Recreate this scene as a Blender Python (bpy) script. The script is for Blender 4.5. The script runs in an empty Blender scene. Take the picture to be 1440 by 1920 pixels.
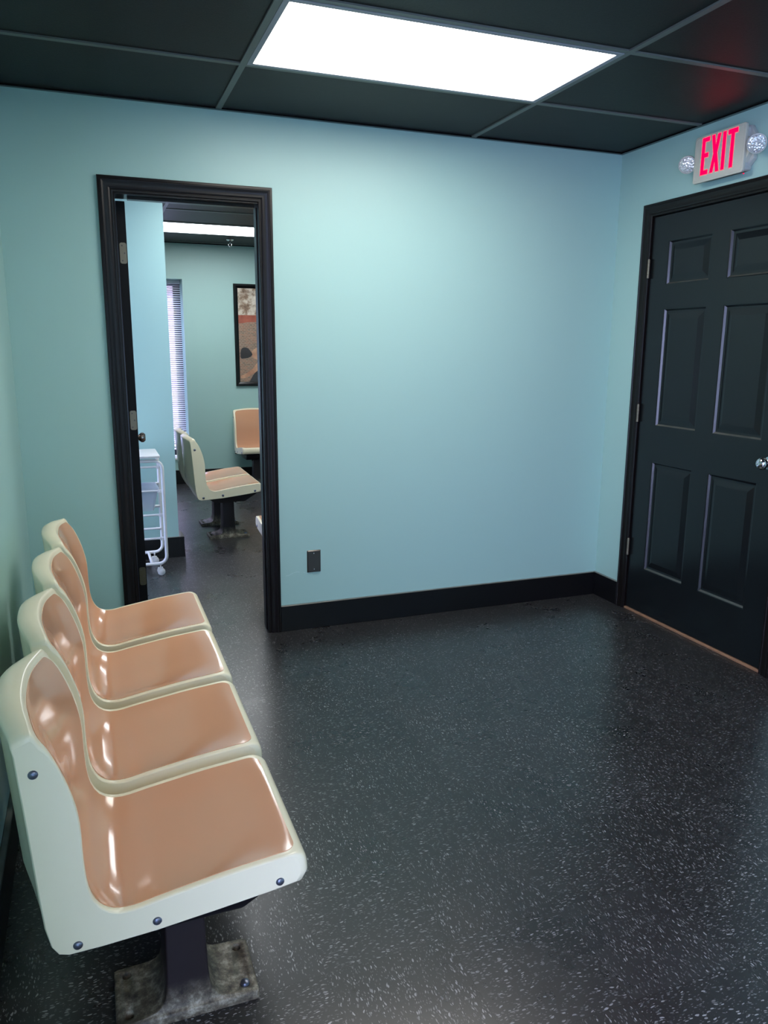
import bpy, bmesh, math, random
from mathutils import Vector, Matrix
random.seed(7)
sc = bpy.context.scene
COL = sc.collection
H = 2.397

# ------------------------------------------------------------------ helpers
def srgb(r, g, b):
    f = lambda c: (c / 255) / 12.92 if c / 255 <= .04045 else ((c / 255 + .055) / 1.055) ** 2.4
    return (f(r), f(g), f(b), 1)

class NT:
    def __init__(s, name):
        s.m = bpy.data.materials.new(name); s.m.use_nodes = True
        s.t = s.m.node_tree; s.t.nodes.clear()
        s.out = s.n('ShaderNodeOutputMaterial')
    def n(s, typ, **kw):
        nd = s.t.nodes.new(typ)
        for k, v in kw.items():
            if k.startswith('i_'):
                key = k[2:]
                key = int(key) if key.isdigit() else key.replace('_', ' ')
                nd.inputs[key].default_value = v
            else: setattr(nd, k, v)
        return nd
    def l(s, a, b): s.t.links.new(a, b)
    def math(s, op, a, b=None, c=None):
        nd = s.t.nodes.new('ShaderNodeMath'); nd.operation = op
        for i, v in enumerate((a, b, c)):
            if v is None: continue
            if isinstance(v, (int, float)): nd.inputs[i].default_value = v
            else: s.l(v, nd.inputs[i])
        return nd.outputs[0]
    def mix(s, fac, a, b):
        nd = s.t.nodes.new('ShaderNodeMix'); nd.data_type = 'RGBA'
        if isinstance(fac, (int, float)): nd.inputs[0].default_value = fac
        else: s.l(fac, nd.inputs[0])
        for i, v in ((6, a), (7, b)):
            if isinstance(v, tuple): nd.inputs[i].default_value = v
            else: s.l(v, nd.inputs[i])
        return nd.outputs[2]
    def bsdf(s, **kw):
        b = s.n('ShaderNodeBsdfPrincipled'); s.l(b.outputs[0], s.out.inputs[0])
        for k, v in kw.items(): b.inputs[k.replace('_', ' ')].default_value = v
        return b
    def ramp(s, src, stops):
        r = s.n('ShaderNodeValToRGB'); s.l(src, r.inputs[0])
        e = r.color_ramp.elements
        while len(e) < len(stops): e.new(.5)
        for i, (p, c) in enumerate(stops):
            e[i].position = p; e[i].color = c if isinstance(c, tuple) else (c, c, c, 1)
        return r.outputs[0]

def simple(name, col, rough=.5, metal=0., spec=.5, bump=0., bscale=200, coat=0., var=0., vscale=8):
    k = NT(name); b = k.bsdf(Roughness=rough, Metallic=metal); b.inputs['Base Color'].default_value = col
    b.inputs['Specular IOR Level'].default_value = spec
    if coat: b.inputs['Coat Weight'].default_value = coat; b.inputs['Coat Roughness'].default_value = .08
    tc = k.n('ShaderNodeTexCoord')
    nz = k.n('ShaderNodeTexNoise', i_Scale=vscale, i_Detail=4.); k.l(tc.outputs['Object'], nz.inputs['Vector'])
    if var:
        c2 = tuple(min(1, c * (1 + var)) for c in col[:3]) + (1,); c1 = tuple(c * (1 - var) for c in col[:3]) + (1,)
        k.l(k.mix(nz.outputs[0], c1, c2), b.inputs['Base Color'])
    if bump:
        n2 = k.n('ShaderNodeTexNoise', i_Scale=bscale, i_Detail=3.); k.l(tc.outputs['Object'], n2.inputs['Vector'])
        bp = k.n('ShaderNodeBump', i_Strength=bump, i_Distance=.001); k.l(n2.outputs[0], bp.inputs['Height']); k.l(bp.outputs[0], b.inputs['Normal'])
    return k.m

def dust_and_lit_tops(name, col, dust_light, rough, amt, spec=.5):
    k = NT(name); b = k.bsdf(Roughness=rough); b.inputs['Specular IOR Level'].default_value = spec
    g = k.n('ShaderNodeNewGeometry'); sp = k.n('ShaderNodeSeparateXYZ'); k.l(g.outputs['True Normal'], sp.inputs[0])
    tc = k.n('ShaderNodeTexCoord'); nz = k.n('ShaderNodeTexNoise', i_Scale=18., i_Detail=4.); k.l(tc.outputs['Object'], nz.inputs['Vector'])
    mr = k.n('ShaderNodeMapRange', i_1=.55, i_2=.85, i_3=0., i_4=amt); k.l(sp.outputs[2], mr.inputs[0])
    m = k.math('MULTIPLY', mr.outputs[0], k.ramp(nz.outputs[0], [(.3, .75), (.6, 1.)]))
    k.l(k.mix(m, col, dust_light), b.inputs['Base Color'])  # grey on up-facing faces: baseboard dust, and light painted onto door bevels
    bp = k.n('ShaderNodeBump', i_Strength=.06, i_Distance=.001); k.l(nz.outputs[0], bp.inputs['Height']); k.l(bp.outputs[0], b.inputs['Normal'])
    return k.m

def emit(name, col, s):
    k = NT(name); e = k.n('ShaderNodeEmission', i_Strength=s); e.inputs[0].default_value = col
    k.l(e.outputs[0], k.out.inputs[0]); return k.m

class MB:
    """collects geometry for ONE mesh"""
    def __init__(s): s.v = []; s.f = []
    def add(s, vs, fs):
        o = len(s.v); s.v += [tuple(v) for v in vs]; s.f += [tuple(i + o for i in f) for f in fs]; return s
    def box(s, x0, x1, y0, y1, z0, z1):
        vs = [(x, y, z) for x in (x0, x1) for y in (y0, y1) for z in (z0, z1)]
        return s.add(vs, [(0, 1, 3, 2), (4, 6, 7, 5), (0, 4, 5, 1), (2, 3, 7, 6), (0, 2, 6, 4), (1, 5, 7, 3)])
    def loft(s, rings, caps=True, closed=False):
        n = len(rings[0]); o = len(s.v)
        for r in rings: s.v += [tuple(p) for p in r]
        R = len(rings)
        for i in range(R if closed else R - 1):
            a = o + i * n; b = o + ((i + 1) % R) * n
            for j in range(n):
                j2 = (j + 1) % n
                s.f.append((a + j, a + j2, b + j2, b + j))
        if caps and not closed:
            s.f.append(tuple(o + j for j in reversed(range(n)))); s.f.append(tuple(o + (R - 1) * n + j for j in range(n)))
        return s
    def tube(s, path, r, n=10, closed=False):
        P = [Vector(p) for p in path]; rings = []; up = None
        for i, p in enumerate(P):
            a = P[i - 1] if (i or closed) else p; b = P[(i + 1) % len(P)] if (i < len(P) - 1 or closed) else p
            t = (b - a).normalized()
            if up is None: up = t.orthogonal().normalized()
            up = (up - t * up.dot(t)).normalized(); w = t.cross(up)
            rings.append([p + (up * math.cos(2 * math.pi * j / n) + w * math.sin(2 * math.pi * j / n)) * r for j in range(n)])
        return s.loft(rings, closed=closed)
    def lathe(s, prof, c=(0, 0, 0), axis=(0, 0, 1), n=24):
        """prof: (radius, height) along axis from c"""
        c = Vector(c); ax = Vector(axis).normalized(); u = ax.orthogonal().normalized(); w = ax.cross(u)
        return s.loft([[c + ax * h + (u * math.cos(2 * math.pi * j / n) + w * math.sin(2 * math.pi * j / n)) * max(r, 1e-5) for j in range(n)] for r, h in prof])
    def prism(s, poly, fn, d0, d1):
        """poly 2D points mapped by fn(a, b, d)"""
        return s.loft([[fn(a, b, d0) for a, b in poly], [fn(a, b, d1) for a, b in poly]])
    def build(s, name, mat, parent=None, bevel=0, seg=2, angle=35, blimit=40):
        me = bpy.data.meshes.new(name); me.from_pydata(s.v, [], s.f); me.validate()
        bm = bmesh.new(); bm.from_mesh(me)
        bmesh.ops.remove_doubles(bm, verts=bm.verts, dist=1e-6)
        bmesh.ops.recalc_face_normals(bm, faces=bm.faces)
        if bevel:
            es = [e for e in bm.edges if len(e.link_faces) == 2 and e.calc_face_angle(0) > math.radians(blimit)]
            bmesh.ops.bevel(bm, geom=es, offset=bevel, segments=seg, profile=.5, affect='EDGES', clamp_overlap=True)
        for f in bm.faces: f.smooth = len(f.verts) < 30
        for e in bm.edges:
            if len(e.link_faces) != 2 or e.calc_face_angle(0) > math.radians(angle): e.smooth = False
        bm.to_mesh(me); bm.free()
        me.materials.append(mat)
        o = bpy.data.objects.new(name, me); COL.objects.link(o)
        if parent: o.parent = parent
        return o

def tag(o, label=None, cat=None, group=None, kind=None):
    if label: o['label'] = label
    if cat: o['category'] = cat
    if group: o['group'] = group
    if kind: o['kind'] = kind
    return o
def empty(name, loc, rz=0):
    o = bpy.data.objects.new(name, None); COL.objects.link(o); o.location = loc; o.rotation_euler = (0, 0, rz)
    o.empty_display_size = .05; return o
def copy_tree(o, parent=None):
    c = o.copy(); COL.objects.link(c)
    if parent: c.parent = parent
    for ch in list(o.children): copy_tree(ch, c)
    return c
def struct(o, label=None): return tag(o, label, kind='structure')
def rr(cx, cy, hx, hy, r, n=4):
    """rounded rectangle outline"""
    out = []
    for k, (sx, sy) in enumerate(((1, 1), (-1, 1), (-1, -1), (1, -1))):
        for i in range(n + 1):
            a = math.pi / 2 * (k + i / n)
            out.append((cx + sx * (hx - r) + r * math.cos(a), cy + sy * (hy - r) + r * math.sin(a)))
    return out
def catmull(P, k=4):
    out = []
    for i in range(len(P) - 1):
        p0 = P[max(i - 1, 0)]; p1 = P[i]; p2 = P[i + 1]; p3 = P[min(i + 2, len(P) - 1)]
        for j in range(k):
            t = j / k
            out.append(tuple(.5 * (2 * b + (c - a) * t + (2 * a - 5 * b + 4 * c - d) * t * t + (3 * b - a - 3 * c + d) * t ** 3) for a, b, c, d in zip(p0, p1, p2, p3)))
    out.append(tuple(P[-1])); return out

# ------------------------------------------------------------------ materials
def wall_mat():
    k = NT('aqua_wall_paint'); b = k.bsdf(Roughness=.42)
    b.inputs['Specular IOR Level'].default_value = .45
    tc = k.n('ShaderNodeTexCoord')
    nz = k.n('ShaderNodeTexNoise', i_Scale=1.3, i_Detail=3.); k.l(tc.outputs['Object'], nz.inputs['Vector'])
    k.l(k.mix(nz.outputs[0], srgb(166, 202, 197), srgb(170, 206, 200)), b.inputs['Base Color'])
    n2 = k.n('ShaderNodeTexNoise', i_Scale=260., i_Detail=2.); k.l(tc.outputs['Object'], n2.inputs['Vector'])
    n3 = k.n('ShaderNodeTexNoise', i_Scale=14., i_Detail=2.); k.l(tc.outputs['Object'], n3.inputs['Vector'])
    h = k.math('ADD', n2.outputs[0], k.math('MULTIPLY', n3.outputs[0], 1.5))
    bp = k.n('ShaderNodeBump', i_Strength=.12, i_Distance=.001); k.l(h, bp.inputs['Height']); k.l(bp.outputs[0], b.inputs['Normal'])
    return k.m
def floor_mat():
    k = NT('black_flecked_vinyl_tile'); b = k.bsdf()
    tc = k.n('ShaderNodeTexCoord'); sp = k.n('ShaderNodeSeparateXYZ'); k.l(tc.outputs['Object'], sp.inputs[0])
    T = .3048
    x = k.math('ADD', sp.outputs[0], .145); y = k.math('ADD', sp.outputs[1], .05)
    tx = k.math('DIVIDE', x, T); ty = k.math('DIVIDE', y, T)
    ix = k.math('FLOOR', tx); iy = k.math('FLOOR', ty)
    par = k.math('FLOORED_MODULO', k.math('ADD', ix, iy), 2.)
    # swap axes on every second tile: the fleck grain turns a quarter
    def sel(a, c): 
        return k.math('ADD', k.math('MULTIPLY', a, k.math('SUBTRACT', 1., par)), k.math('MULTIPLY', c, par))
    a = sel(x, y); c = sel(y, x)
    off = k.math('MULTIPLY', k.math('ADD', k.math('MULTIPLY', ix, 3.7), k.math('MULTIPLY', iy, 9.1)), 1.37)
    wob = k.n('ShaderNodeTexNoise', i_Scale=26., i_Detail=2.); k.l(tc.outputs['Object'], wob.inputs['Vector'])
    wv = k.math('MULTIPLY', k.math('SUBTRACT', wob.outputs[0], .5), .022)
    def flecks(sa, scz, thr, seed, keep):
        cb = k.n('ShaderNodeCombineXYZ')
        k.l(k.math('ADD', k.math('MULTIPLY', a, sa), off), cb.inputs[0])
        k.l(k.math('MULTIPLY', k.math('ADD', c, wv), scz), cb.inputs[1]); cb.inputs[2].default_value = seed
        vo = k.n('ShaderNodeTexVoronoi', i_Scale=1., i_Randomness=1.); vo.voronoi_dimensions = '3D'
        vo.voronoi_dimensions = '2D'
        k.l(cb.outputs[0], vo.inputs['Vector'])
        s3 = k.n('ShaderNodeSeparateColor'); k.l(vo.outputs['Color'], s3.inputs[0])
        rad = k.math('MULTIPLY', s3.outputs[0], thr)
        on = k.math('LESS_THAN', vo.outputs['Distance'], rad)
        on = k.math('MULTIPLY', on, k.math('GREATER_THAN', s3.outputs[1], keep))
        return k.math('MULTIPLY', on, k.math('ADD', k.math('MULTIPLY', s3.outputs[2], .75), .25))
    f1 = flecks(66., 200., .38, 0., .68)
    f2 = flecks(105., 300., .42, 5., .62)
    f3 = flecks(46., 150., .27, 9., .82)
    f = k.math('MAXIMUM', f1, k.math('MAXIMUM', k.math('MULTIPLY', f2, .42), f3))
    big = k.n('ShaderNodeTexNoise', i_Scale=1.1, i_Detail=3.); k.l(tc.outputs['Object'], big.inputs['Vector'])
    patch = k.n('ShaderNodeMapRange', i_1=.3, i_2=.7, i_3=.55, i_4=1.1); k.l(big.outputs[0], patch.inputs[0])
    f = k.math('MULTIPLY', f, patch.outputs[0])
    wn = k.n('ShaderNodeTexWhiteNoise'); wn.noise_dimensions = '2D'
    cb2 = k.n('ShaderNodeCombineXYZ'); k.l(ix, cb2.inputs[0]); k.l(iy, cb2.inputs[1]); k.l(cb2.outputs[0], wn.inputs['Vector'])
    base = k.mix(wn.outputs[0], srgb(33, 32, 33), srgb(42, 41, 42))
    # seams
    def seam(t):
        fr = k.math('FRACT', t); d = k.math('MINIMUM', fr, k.math('SUBTRACT', 1., fr)); return k.math('LESS_THAN', d, .0035)
    sm = k.math('MAXIMUM', seam(tx), seam(ty))
    colr = k.mix(f, base, srgb(160, 158, 158))
    colr = k.mix(k.math('MULTIPLY', sm, .55), colr, srgb(12, 11, 12))
    k.l(colr, b.inputs['Base Color'])
    rn = k.n('ShaderNodeTexNoise', i_Scale=3.2, i_Detail=6., i_Roughness=.65); k.l(tc.outputs['Object'], rn.inputs['Vector'])
    rm = k.n('ShaderNodeMapRange', i_1=.3, i_2=.75, i_3=.25, i_4=.36); k.l(rn.outputs[0], rm.inputs[0])
    k.l(rm.outputs[0], b.inputs['Roughness'])
    b.inputs['Specular IOR Level'].default_value = .62
    tn = k.n('ShaderNodeTexNoise', i_Scale=5., i_Detail=2.); k.l(tc.outputs['Object'], tn.inputs['Vector'])
    hh = k.math('SUBTRACT', k.math('MULTIPLY', tn.outputs[0], 1.), k.math('MULTIPLY', sm, .5))
    bp = k.n('ShaderNodeBump', i_Strength=.25, i_Distance=.0015); k.l(hh, bp.inputs['Height']); k.l(bp.outputs[0], b.inputs['Normal'])
    return k.m
def ceiling_mat():
    k = NT('black_painted_ceiling_tile'); b = k.bsdf(Roughness=.5)
    b.inputs['Specular IOR Level'].default_value = .28
    tc = k.n('ShaderNodeTexCoord')
    nz = k.n('ShaderNodeTexNoise', i_Scale=2.5, i_Detail=6., i_Roughness=.7); k.l(tc.outputs['Object'], nz.inputs['Vector'])
    k.l(k.mix(nz.outputs[0], srgb(17, 16, 16), srgb(31, 29, 28)), b.inputs['Base Color'])
    n2 = k.n('ShaderNodeTexNoise', i_Scale=150., i_Detail=5., i_Roughness=.7); k.l(tc.outputs['Object'], n2.inputs['Vector'])
    bp = k.n('ShaderNodeBump', i_Strength=.5, i_Distance=.0015); k.l(n2.outputs[0], bp.inputs['Height']); k.l(bp.outputs[0], b.inputs['Normal'])
    return k.m
def foot_mat():
    k = NT('worn_cast_iron_paint'); b = k.bsdf(Roughness=.5, Metallic=.15)
    tc = k.n('ShaderNodeTexCoord'); sp = k.n('ShaderNodeSeparateXYZ'); k.l(tc.outputs['Object'], sp.inputs[0])
    low = k.n('ShaderNodeMapRange', i_1=.030, i_2=.085, i_3=1., i_4=0.); k.l(sp.outputs[2], low.inputs[0])
    n1 = k.n('ShaderNodeTexNoise', i_Scale=38., i_Detail=8., i_Roughness=.75); k.l(tc.outputs['Object'], n1.inputs['Vector'])
    n2 = k.n('ShaderNodeTexNoise', i_Scale=9., i_Detail=4.); k.l(tc.outputs['Object'], n2.inputs['Vector'])
    worn = k.ramp(n1.outputs[0], [(.34, srgb(50, 46, 42)), (.50, srgb(112, 102, 86)), (.68, srgb(184, 176, 158))])
    m = k.math('MULTIPLY', low.outputs[0], k.ramp(n2.outputs[0], [(.3, .55), (.6, 1.)]))
    k.l(k.mix(m, srgb(38, 29, 32), worn), b.inputs['Base Color'])
    bp = k.n('ShaderNodeBump', i_Strength=.3, i_Distance=.001); k.l(n1.outputs[0], bp.inputs['Height']); k.l(bp.outputs[0], b.inputs['Normal'])
    return k.m
def brick_mat(name, c1, c2, mortar, sc_, rot=False, rough=.9):
    k = NT(name); b = k.bsdf(Roughness=rough)
    tc = k.n('ShaderNodeTexCoord'); mp = k.n('ShaderNodeMapping')
    if rot: mp.inputs['Rotation'].default_value = (math.pi / 2, 0, 0)
    k.l(tc.outputs['Object'], mp.inputs[0])
    dz = k.n('ShaderNodeTexNoise', i_Scale=14., i_Detail=3.); k.l(tc.outputs['Object'], dz.inputs['Vector'])
    ad = k.n('ShaderNodeVectorMath', operation='MULTIPLY_ADD'); k.l(dz.outputs['Color'], ad.inputs[0]); ad.inputs[1].default_value = (.03, .03, .03); k.l(mp.outputs[0], ad.inputs[2])
    br = k.n('ShaderNodeTexBrick', i_Scale=sc_); k.l(ad.outputs[0], br.inputs['Vector'])
    br.inputs['Color1'].default_value = c1; br.inputs['Color2'].default_value = c2; br.inputs['Mortar'].default_value = mortar
    br.inputs['Mortar Size'].default_value = .03
    nz = k.n('ShaderNodeTexNoise', i_Scale=30., i_Detail=6., i_Roughness=.7); k.l(tc.outputs['Object'], nz.inputs['Vector'])
    k.l(k.mix(k.math('MULTIPLY', nz.outputs[0], .6), br.outputs[0], mortar), b.inputs['Base Color'])
    return k.m
def mottled(name, stops, scale, rough=.35):
    k = NT(name); b = k.bsdf(Roughness=rough); tc = k.n('ShaderNodeTexCoord')
    vo = k.n('ShaderNodeTexNoise', i_Scale=scale, i_Detail=5., i_Roughness=.65); k.l(tc.outputs['Object'], vo.inputs['Vector'])
    k.l(k.ramp(vo.outputs[0], stops), b.inputs['Base Color']); return k.m
def clear_mat(name, tint, gloss=.08, rough=.02):
    k = NT(name); t = k.n('ShaderNodeBsdfTransparent'); t.inputs[0].default_value = tint
    g = k.n('ShaderNodeBsdfGlossy', i_Roughness=rough); mx = k.n('ShaderNodeMixShader', i_0=gloss)
    k.l(t.outputs[0], mx.inputs[1]); k.l(g.outputs[0], mx.inputs[2]); k.l(mx.outputs[0], k.out.inputs[0]); return k.m

def frost_mat():
    k = NT('frosted_plastic'); t = k.n('ShaderNodeBsdfTransparent'); t.inputs[0].default_value = (.9, .92, .95, 1)
    d = k.n('ShaderNodeBsdfPrincipled', i_Roughness=.3); d.inputs['Base Color'].default_value = srgb(225, 228, 236)
    mx = k.n('ShaderNodeMixShader', i_0=.42); k.l(t.outputs[0], mx.inputs[1]); k.l(d.outputs[0], mx.inputs[2]); k.l(mx.outputs[0], k.out.inputs[0]); return k.m
M = dict(
    wall=wall_mat(), floor=floor_mat(), ceil=ceiling_mat(), foot=foot_mat(),
    grid=simple('dark_grey_ceiling_grid', srgb(96, 100, 96), .42, spec=.5),
    trim=simple('black_gloss_trim_paint', srgb(19, 15, 14), .33, spec=.28, bump=.15, bscale=60),
    base=dust_and_lit_tops('black_baseboard_paint', srgb(12, 12, 14), srgb(120, 118, 112), .33, 1., .4),
    door=dust_and_lit_tops('black_door_paint', srgb(19, 23, 25), srgb(110, 112, 104), .25, .6, .4),  # upward panel bevels greyed to paint in the light they catch
    cream=simple('cream_fibreglass', srgb(246, 234, 202), .26, spec=.5, var=.02, coat=.2),
    tan=simple('tan_fibreglass', srgb(216, 162, 126), .16, spec=.55, var=.025, vscale=3, bump=.02, bscale=30, coat=.35),
    rivet=simple('steel_rivet', srgb(120, 124, 140), .35, metal=.9),
    hinge=simple('nickel_hinge', srgb(128, 122, 106), .45, metal=.6),
    hingedk=simple('worn_brass_hinge', srgb(86, 84, 66), .5, metal=.5),
    chrome=simple('satin_chrome', srgb(215, 215, 218), .12, metal=1.),
    dooredge=simple('black_door_edge_paint', srgb(6, 6, 8), .5, spec=.2),
    bronze=simple('aged_nickel_knob', srgb(150, 140, 134), .25, metal=.9),
    steel=simple('dark_steel_plate', srgb(96, 92, 88), .38, metal=.9, bump=.1),
    white=simple('white_enamel', srgb(238, 236, 236), .3),
    whitetop=simple('white_laminate', srgb(240, 236, 238), .35),
    bin=frost_mat(),
    sign=simple('off_white_sign_plastic', srgb(206, 204, 190), .4),
    signbk=simple('grey_white_sign_plastic', srgb(190, 192, 188), .45),
    red=emit('red_exit_letter', (1., .0, .045, 1), 1.6),
    rededge=emit('red_lit_letter_edge', (1., .13, .17, 1), .75),
    lens=None, led=emit('white_diffuser', (1., .965, .91, 1), 9.),
    led2=emit('cool_white_diffuser', (.93, .97, 1., 1), 9.),
    lframe=simple('grey_light_frame', srgb(150, 150, 160), .4),
    blind=simple('white_blind_slat', srgb(236, 234, 238), .5),
    winframe=simple('dark_window_frame', srgb(28, 30, 40), .4),
    glass=clear_mat('window_glass', (.95, .97, 1., 1), .05),
    wood=simple('bare_oak_threshold', srgb(150, 112, 84), .5, var=.25, vscale=30),
    bar=simple('dark_bracket_paint', srgb(24, 23, 28), .4),
    black=simple('black_frame', srgb(14, 12, 14), .2),
    skin=mottled('poster_skin_tone', [(.3, srgb(176, 120, 92)), (.7, srgb(222, 176, 142))], 12),
    hair=simple('poster_dark_hair', srgb(52, 42, 44), .35),
    cloth=simple('poster_charcoal_clothing', srgb(62, 56, 58), .35),
    band=mottled('poster_red_beam', [(.3, srgb(150, 72, 52)), (.7, srgb(186, 100, 76))], 16),
    plaster=mottled('poster_mottled_plaster', [(.36, srgb(108, 80, 62)), (.46, srgb(158, 130, 106)), (.54, srgb(212, 200, 182)), (.66, srgb(232, 222, 208))], 11),
    pbrick=brick_mat('poster_brickwork', srgb(170, 106, 78), srgb(104, 76, 62), srgb(176, 158, 138), 15, rot=True, rough=.35),
    ink=simple('poster_brown_ink', srgb(92, 60, 44), .4),
)
def lens_mat():
    k = NT('faceted_lamp_lens'); b = k.bsdf(Roughness=.25, Metallic=.5); b.inputs['Base Color'].default_value = srgb(225, 228, 230)
    tc = k.n('ShaderNodeTexCoord'); vo = k.n('ShaderNodeTexVoronoi', i_Scale=110.); k.l(tc.outputs['Object'], vo.inputs['Vector'])
    bp = k.n('ShaderNodeBump', i_Strength=.8, i_Distance=.004); k.l(vo.outputs['Distance'], bp.inputs['Height']); k.l(bp.outputs[0], b.inputs['Normal'])
    return k.m
M['lens'] = lens_mat()

# ------------------------------------------------------------------ the setting
XL, YF = -2.99, -5.30          # left wall, front wall (behind the camera)
X2L, X2R, Y2 = -4.30, .60, 4.56  # far room
DX0, DX1, DZ = -2.565, -1.92, 2.052  # rough opening of the doorway
fl = MB().box(X2L - .2, X2R + .2, YF - .2, Y2 + .2, -.1, 0).build('floor', M['floor']); struct(fl, 'black vinyl tile floor with white flecks')

def ceiling(x0, x1, y0, y1, gx, gy, name):
    c = MB().box(x0, x1, y0, y1, H + .006, H + .12).build(name, M['ceil']); struct(c, 'black painted ceiling tiles')
    g = MB(); w = .012
    a = gx
    while a - 1.2192 > x0: a -= 1.2192
    while a < x1:
        if a > x0 + .02: g.box(a - w, a + w, y0, y1, H, H + .012)
        a += 1.2192
    b = gy
    while b - .6096 > y0: b -= .6096
    while b < y1:
        if b > y0 + .02: g.box(x0, x1, b - w, b + w, H + .0004, H + .0115)
        b += .6096
    g.build('ceiling_grid', M['grid'], c)
    e = MB(); t = .02
    e.box(x0, x1, y0, y0 + t, H - .001, H + .012).box(x0, x1, y1 - t, y1, H - .001, H + .012).box(x0, x0 + t, y0, y1, H - .0012, H + .0118).box(x1 - t, x1, y0, y1, H - .0012, H + .0118)
    e.build('wall_angle', M['black'], c)
    return c
GX, GY = -.8795, -.582
ceiling(XL, 0, YF, 0, GX, GY, 'ceiling')
ceiling(X2L, X2R, .12, Y2, -2.092, 3.232, 'ceiling')

def wall(name, boxes, label):
    m = MB()
    for b in boxes: m.box(*b)
    return struct(m.build(name, M['wall']), label)
ZT = H + .12
wall('wall_back', [(X2L - .15, DX0, 0, .12, 0, ZT), (DX1, X2R + .15, 0, .12, 0, ZT), (DX0, DX1, 0, .12, DZ, ZT)], 'aqua back wall with the doorway')
LW = (-5.2, -3.55, .05, 2.3)
wall('wall_left', [(XL - .15, XL, YF - .15, LW[0], 0, ZT), (XL - .15, XL, LW[1], 0, 0, ZT), (XL - .15, XL, LW[0], LW[1], 0, LW[2]), (XL - .15, XL, LW[0], LW[1], LW[3], ZT)], 'aqua left wall behind the chairs')
# right wall with a recess for the exit door
RY0, RY1, RZ = -1.241, -.264, 2.067
wall('wall_right', [(0, .05, YF - .15, RY0, 0, ZT), (0, .05, RY1, 0, 0, ZT), (0, .05, RY0, RY1, RZ, ZT), (.05, .17, YF - .15, 0, 0, ZT)], 'aqua right wall with the exit door')
wall('wall_front', [(XL, 0, YF - .15, YF, 0, ZT)], 'aqua front wall behind the viewer')
WX0, WX1, WZ0, WZ1 = -3.25, -1.765, .27, 2.058
wall('wall_far', [(X2L, WX0, Y2, Y2 + .30, 0, ZT), (WX1, X2R, Y2, Y2 + .30, 0, ZT), (WX0, WX1, Y2, Y2 + .30, 0, WZ0), (WX0, WX1, Y2, Y2 + .30, WZ1, ZT)], 'aqua far wall of the next room')
LY = (.42, 1.35, .5, 1.8)
wall('wall_far_left', [(X2L - .15, X2L, .12, LY[0], 0, ZT), (X2L - .15, X2L, LY[1], Y2 + .30, 0, ZT), (X2L - .15, X2L, LY[0], LY[1], 0, LY[2]), (X2L - .15, X2L, LY[0], LY[1], LY[3], ZT)], 'aqua left wall of the next room')
wall('wall_far_right', [(X2R, X2R + .15, .12, Y2 + .30, 0, ZT)], 'aqua right wall of the next room')
PX, PY0, PY1 = -2.195, 1.63, 1.76
wall('wall_partition', [(X2L, PX, PY0, PY1, 0, H + .004)], 'aqua partition wall seen through the doorway')

m = MB()
for pts in ([(-1.842, .285), (-1.825, .287), (-1.805, .297), (-1.785, .300), (-1.772, .298)], [(-1.752, .296), (-1.738, .289), (-1.722, .282), (-1.705, .281)]):
    m.tube([(a, -.0002, b) for a, b in catmull(pts, 3)], .0009, 5)
sc_ = m.build('paint_scratch', simple('pale_scratch', srgb(196, 222, 220), .5)); sc_.parent = bpy.data.objects['wall_back']
# baseboards
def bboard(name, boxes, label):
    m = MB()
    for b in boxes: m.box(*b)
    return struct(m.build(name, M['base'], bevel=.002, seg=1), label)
HB, TB = .1335, .017
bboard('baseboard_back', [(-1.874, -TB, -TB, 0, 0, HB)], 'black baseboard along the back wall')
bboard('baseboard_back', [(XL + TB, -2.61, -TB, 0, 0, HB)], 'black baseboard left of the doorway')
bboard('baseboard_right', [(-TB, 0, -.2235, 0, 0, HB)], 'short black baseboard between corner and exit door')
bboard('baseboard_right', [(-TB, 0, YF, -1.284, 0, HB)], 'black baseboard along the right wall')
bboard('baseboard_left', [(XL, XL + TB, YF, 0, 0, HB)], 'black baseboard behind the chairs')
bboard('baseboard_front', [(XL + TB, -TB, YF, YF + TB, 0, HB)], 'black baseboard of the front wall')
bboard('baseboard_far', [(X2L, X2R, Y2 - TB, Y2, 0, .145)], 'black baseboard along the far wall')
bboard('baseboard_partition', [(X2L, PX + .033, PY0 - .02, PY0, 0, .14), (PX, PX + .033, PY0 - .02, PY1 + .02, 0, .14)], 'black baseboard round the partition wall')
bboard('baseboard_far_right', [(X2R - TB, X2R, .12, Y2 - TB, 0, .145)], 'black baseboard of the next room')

# casings: moulded profile swept up, across and down
PROF = [(0, 0), (0, .007), (.0015, .0085), (.008, .009), (.0095, .0075), (.0115, .0075), (.013, .0105), (.019, .0125), (.027, .0122), (.034, .0135), (.041, .0172), (.046, .0185), (.0475, .0165), (.050, .0165), (.0515, .0185), (.060, .0178), (.062, .0155), (.062, 0)]
def casing(name, a0, a1, ztop, fn, label, w=1.):
    """opening a0..a1, height ztop; fn(a, out, z) maps to the world"""
    rings = [[fn(a0 - d * w, t, 0) for d, t in PROF], [fn(a0 - d * w, t, ztop + d * w) for d, t in PROF],
             [fn(a1 + d * w, t, ztop + d * w) for d, t in PROF], [fn(a1 + d * w, t, 0) for d, t in PROF]]
    return MB().loft(rings)
cs = casing('trim', -2.549, -1.935, 2.034, lambda a, t, z: (a, -t, z), '')
cs.box(-2.565, -2.543, 0, .12, 0, 2.030).box(-1.932, -1.92, 0, .12, 0, 2.030).box(-2.565, -1.92, 0, .12, 2.028, 2.052)   # jambs
cs.box(-1.937, -1.932, .045, .083, 0, 2.018).box(-2.49, -1.941, .045, .083, 2.017, 2.028)   # door stops on the strike side and head
t1 = struct(cs.build('trim_1', M['trim'], angle=20), 'black moulded casing of the doorway')
cs2 = casing('trim', -1.2225, -.2835, 2.05, lambda a, t, z: (-t, a, z), '', .96)
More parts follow.
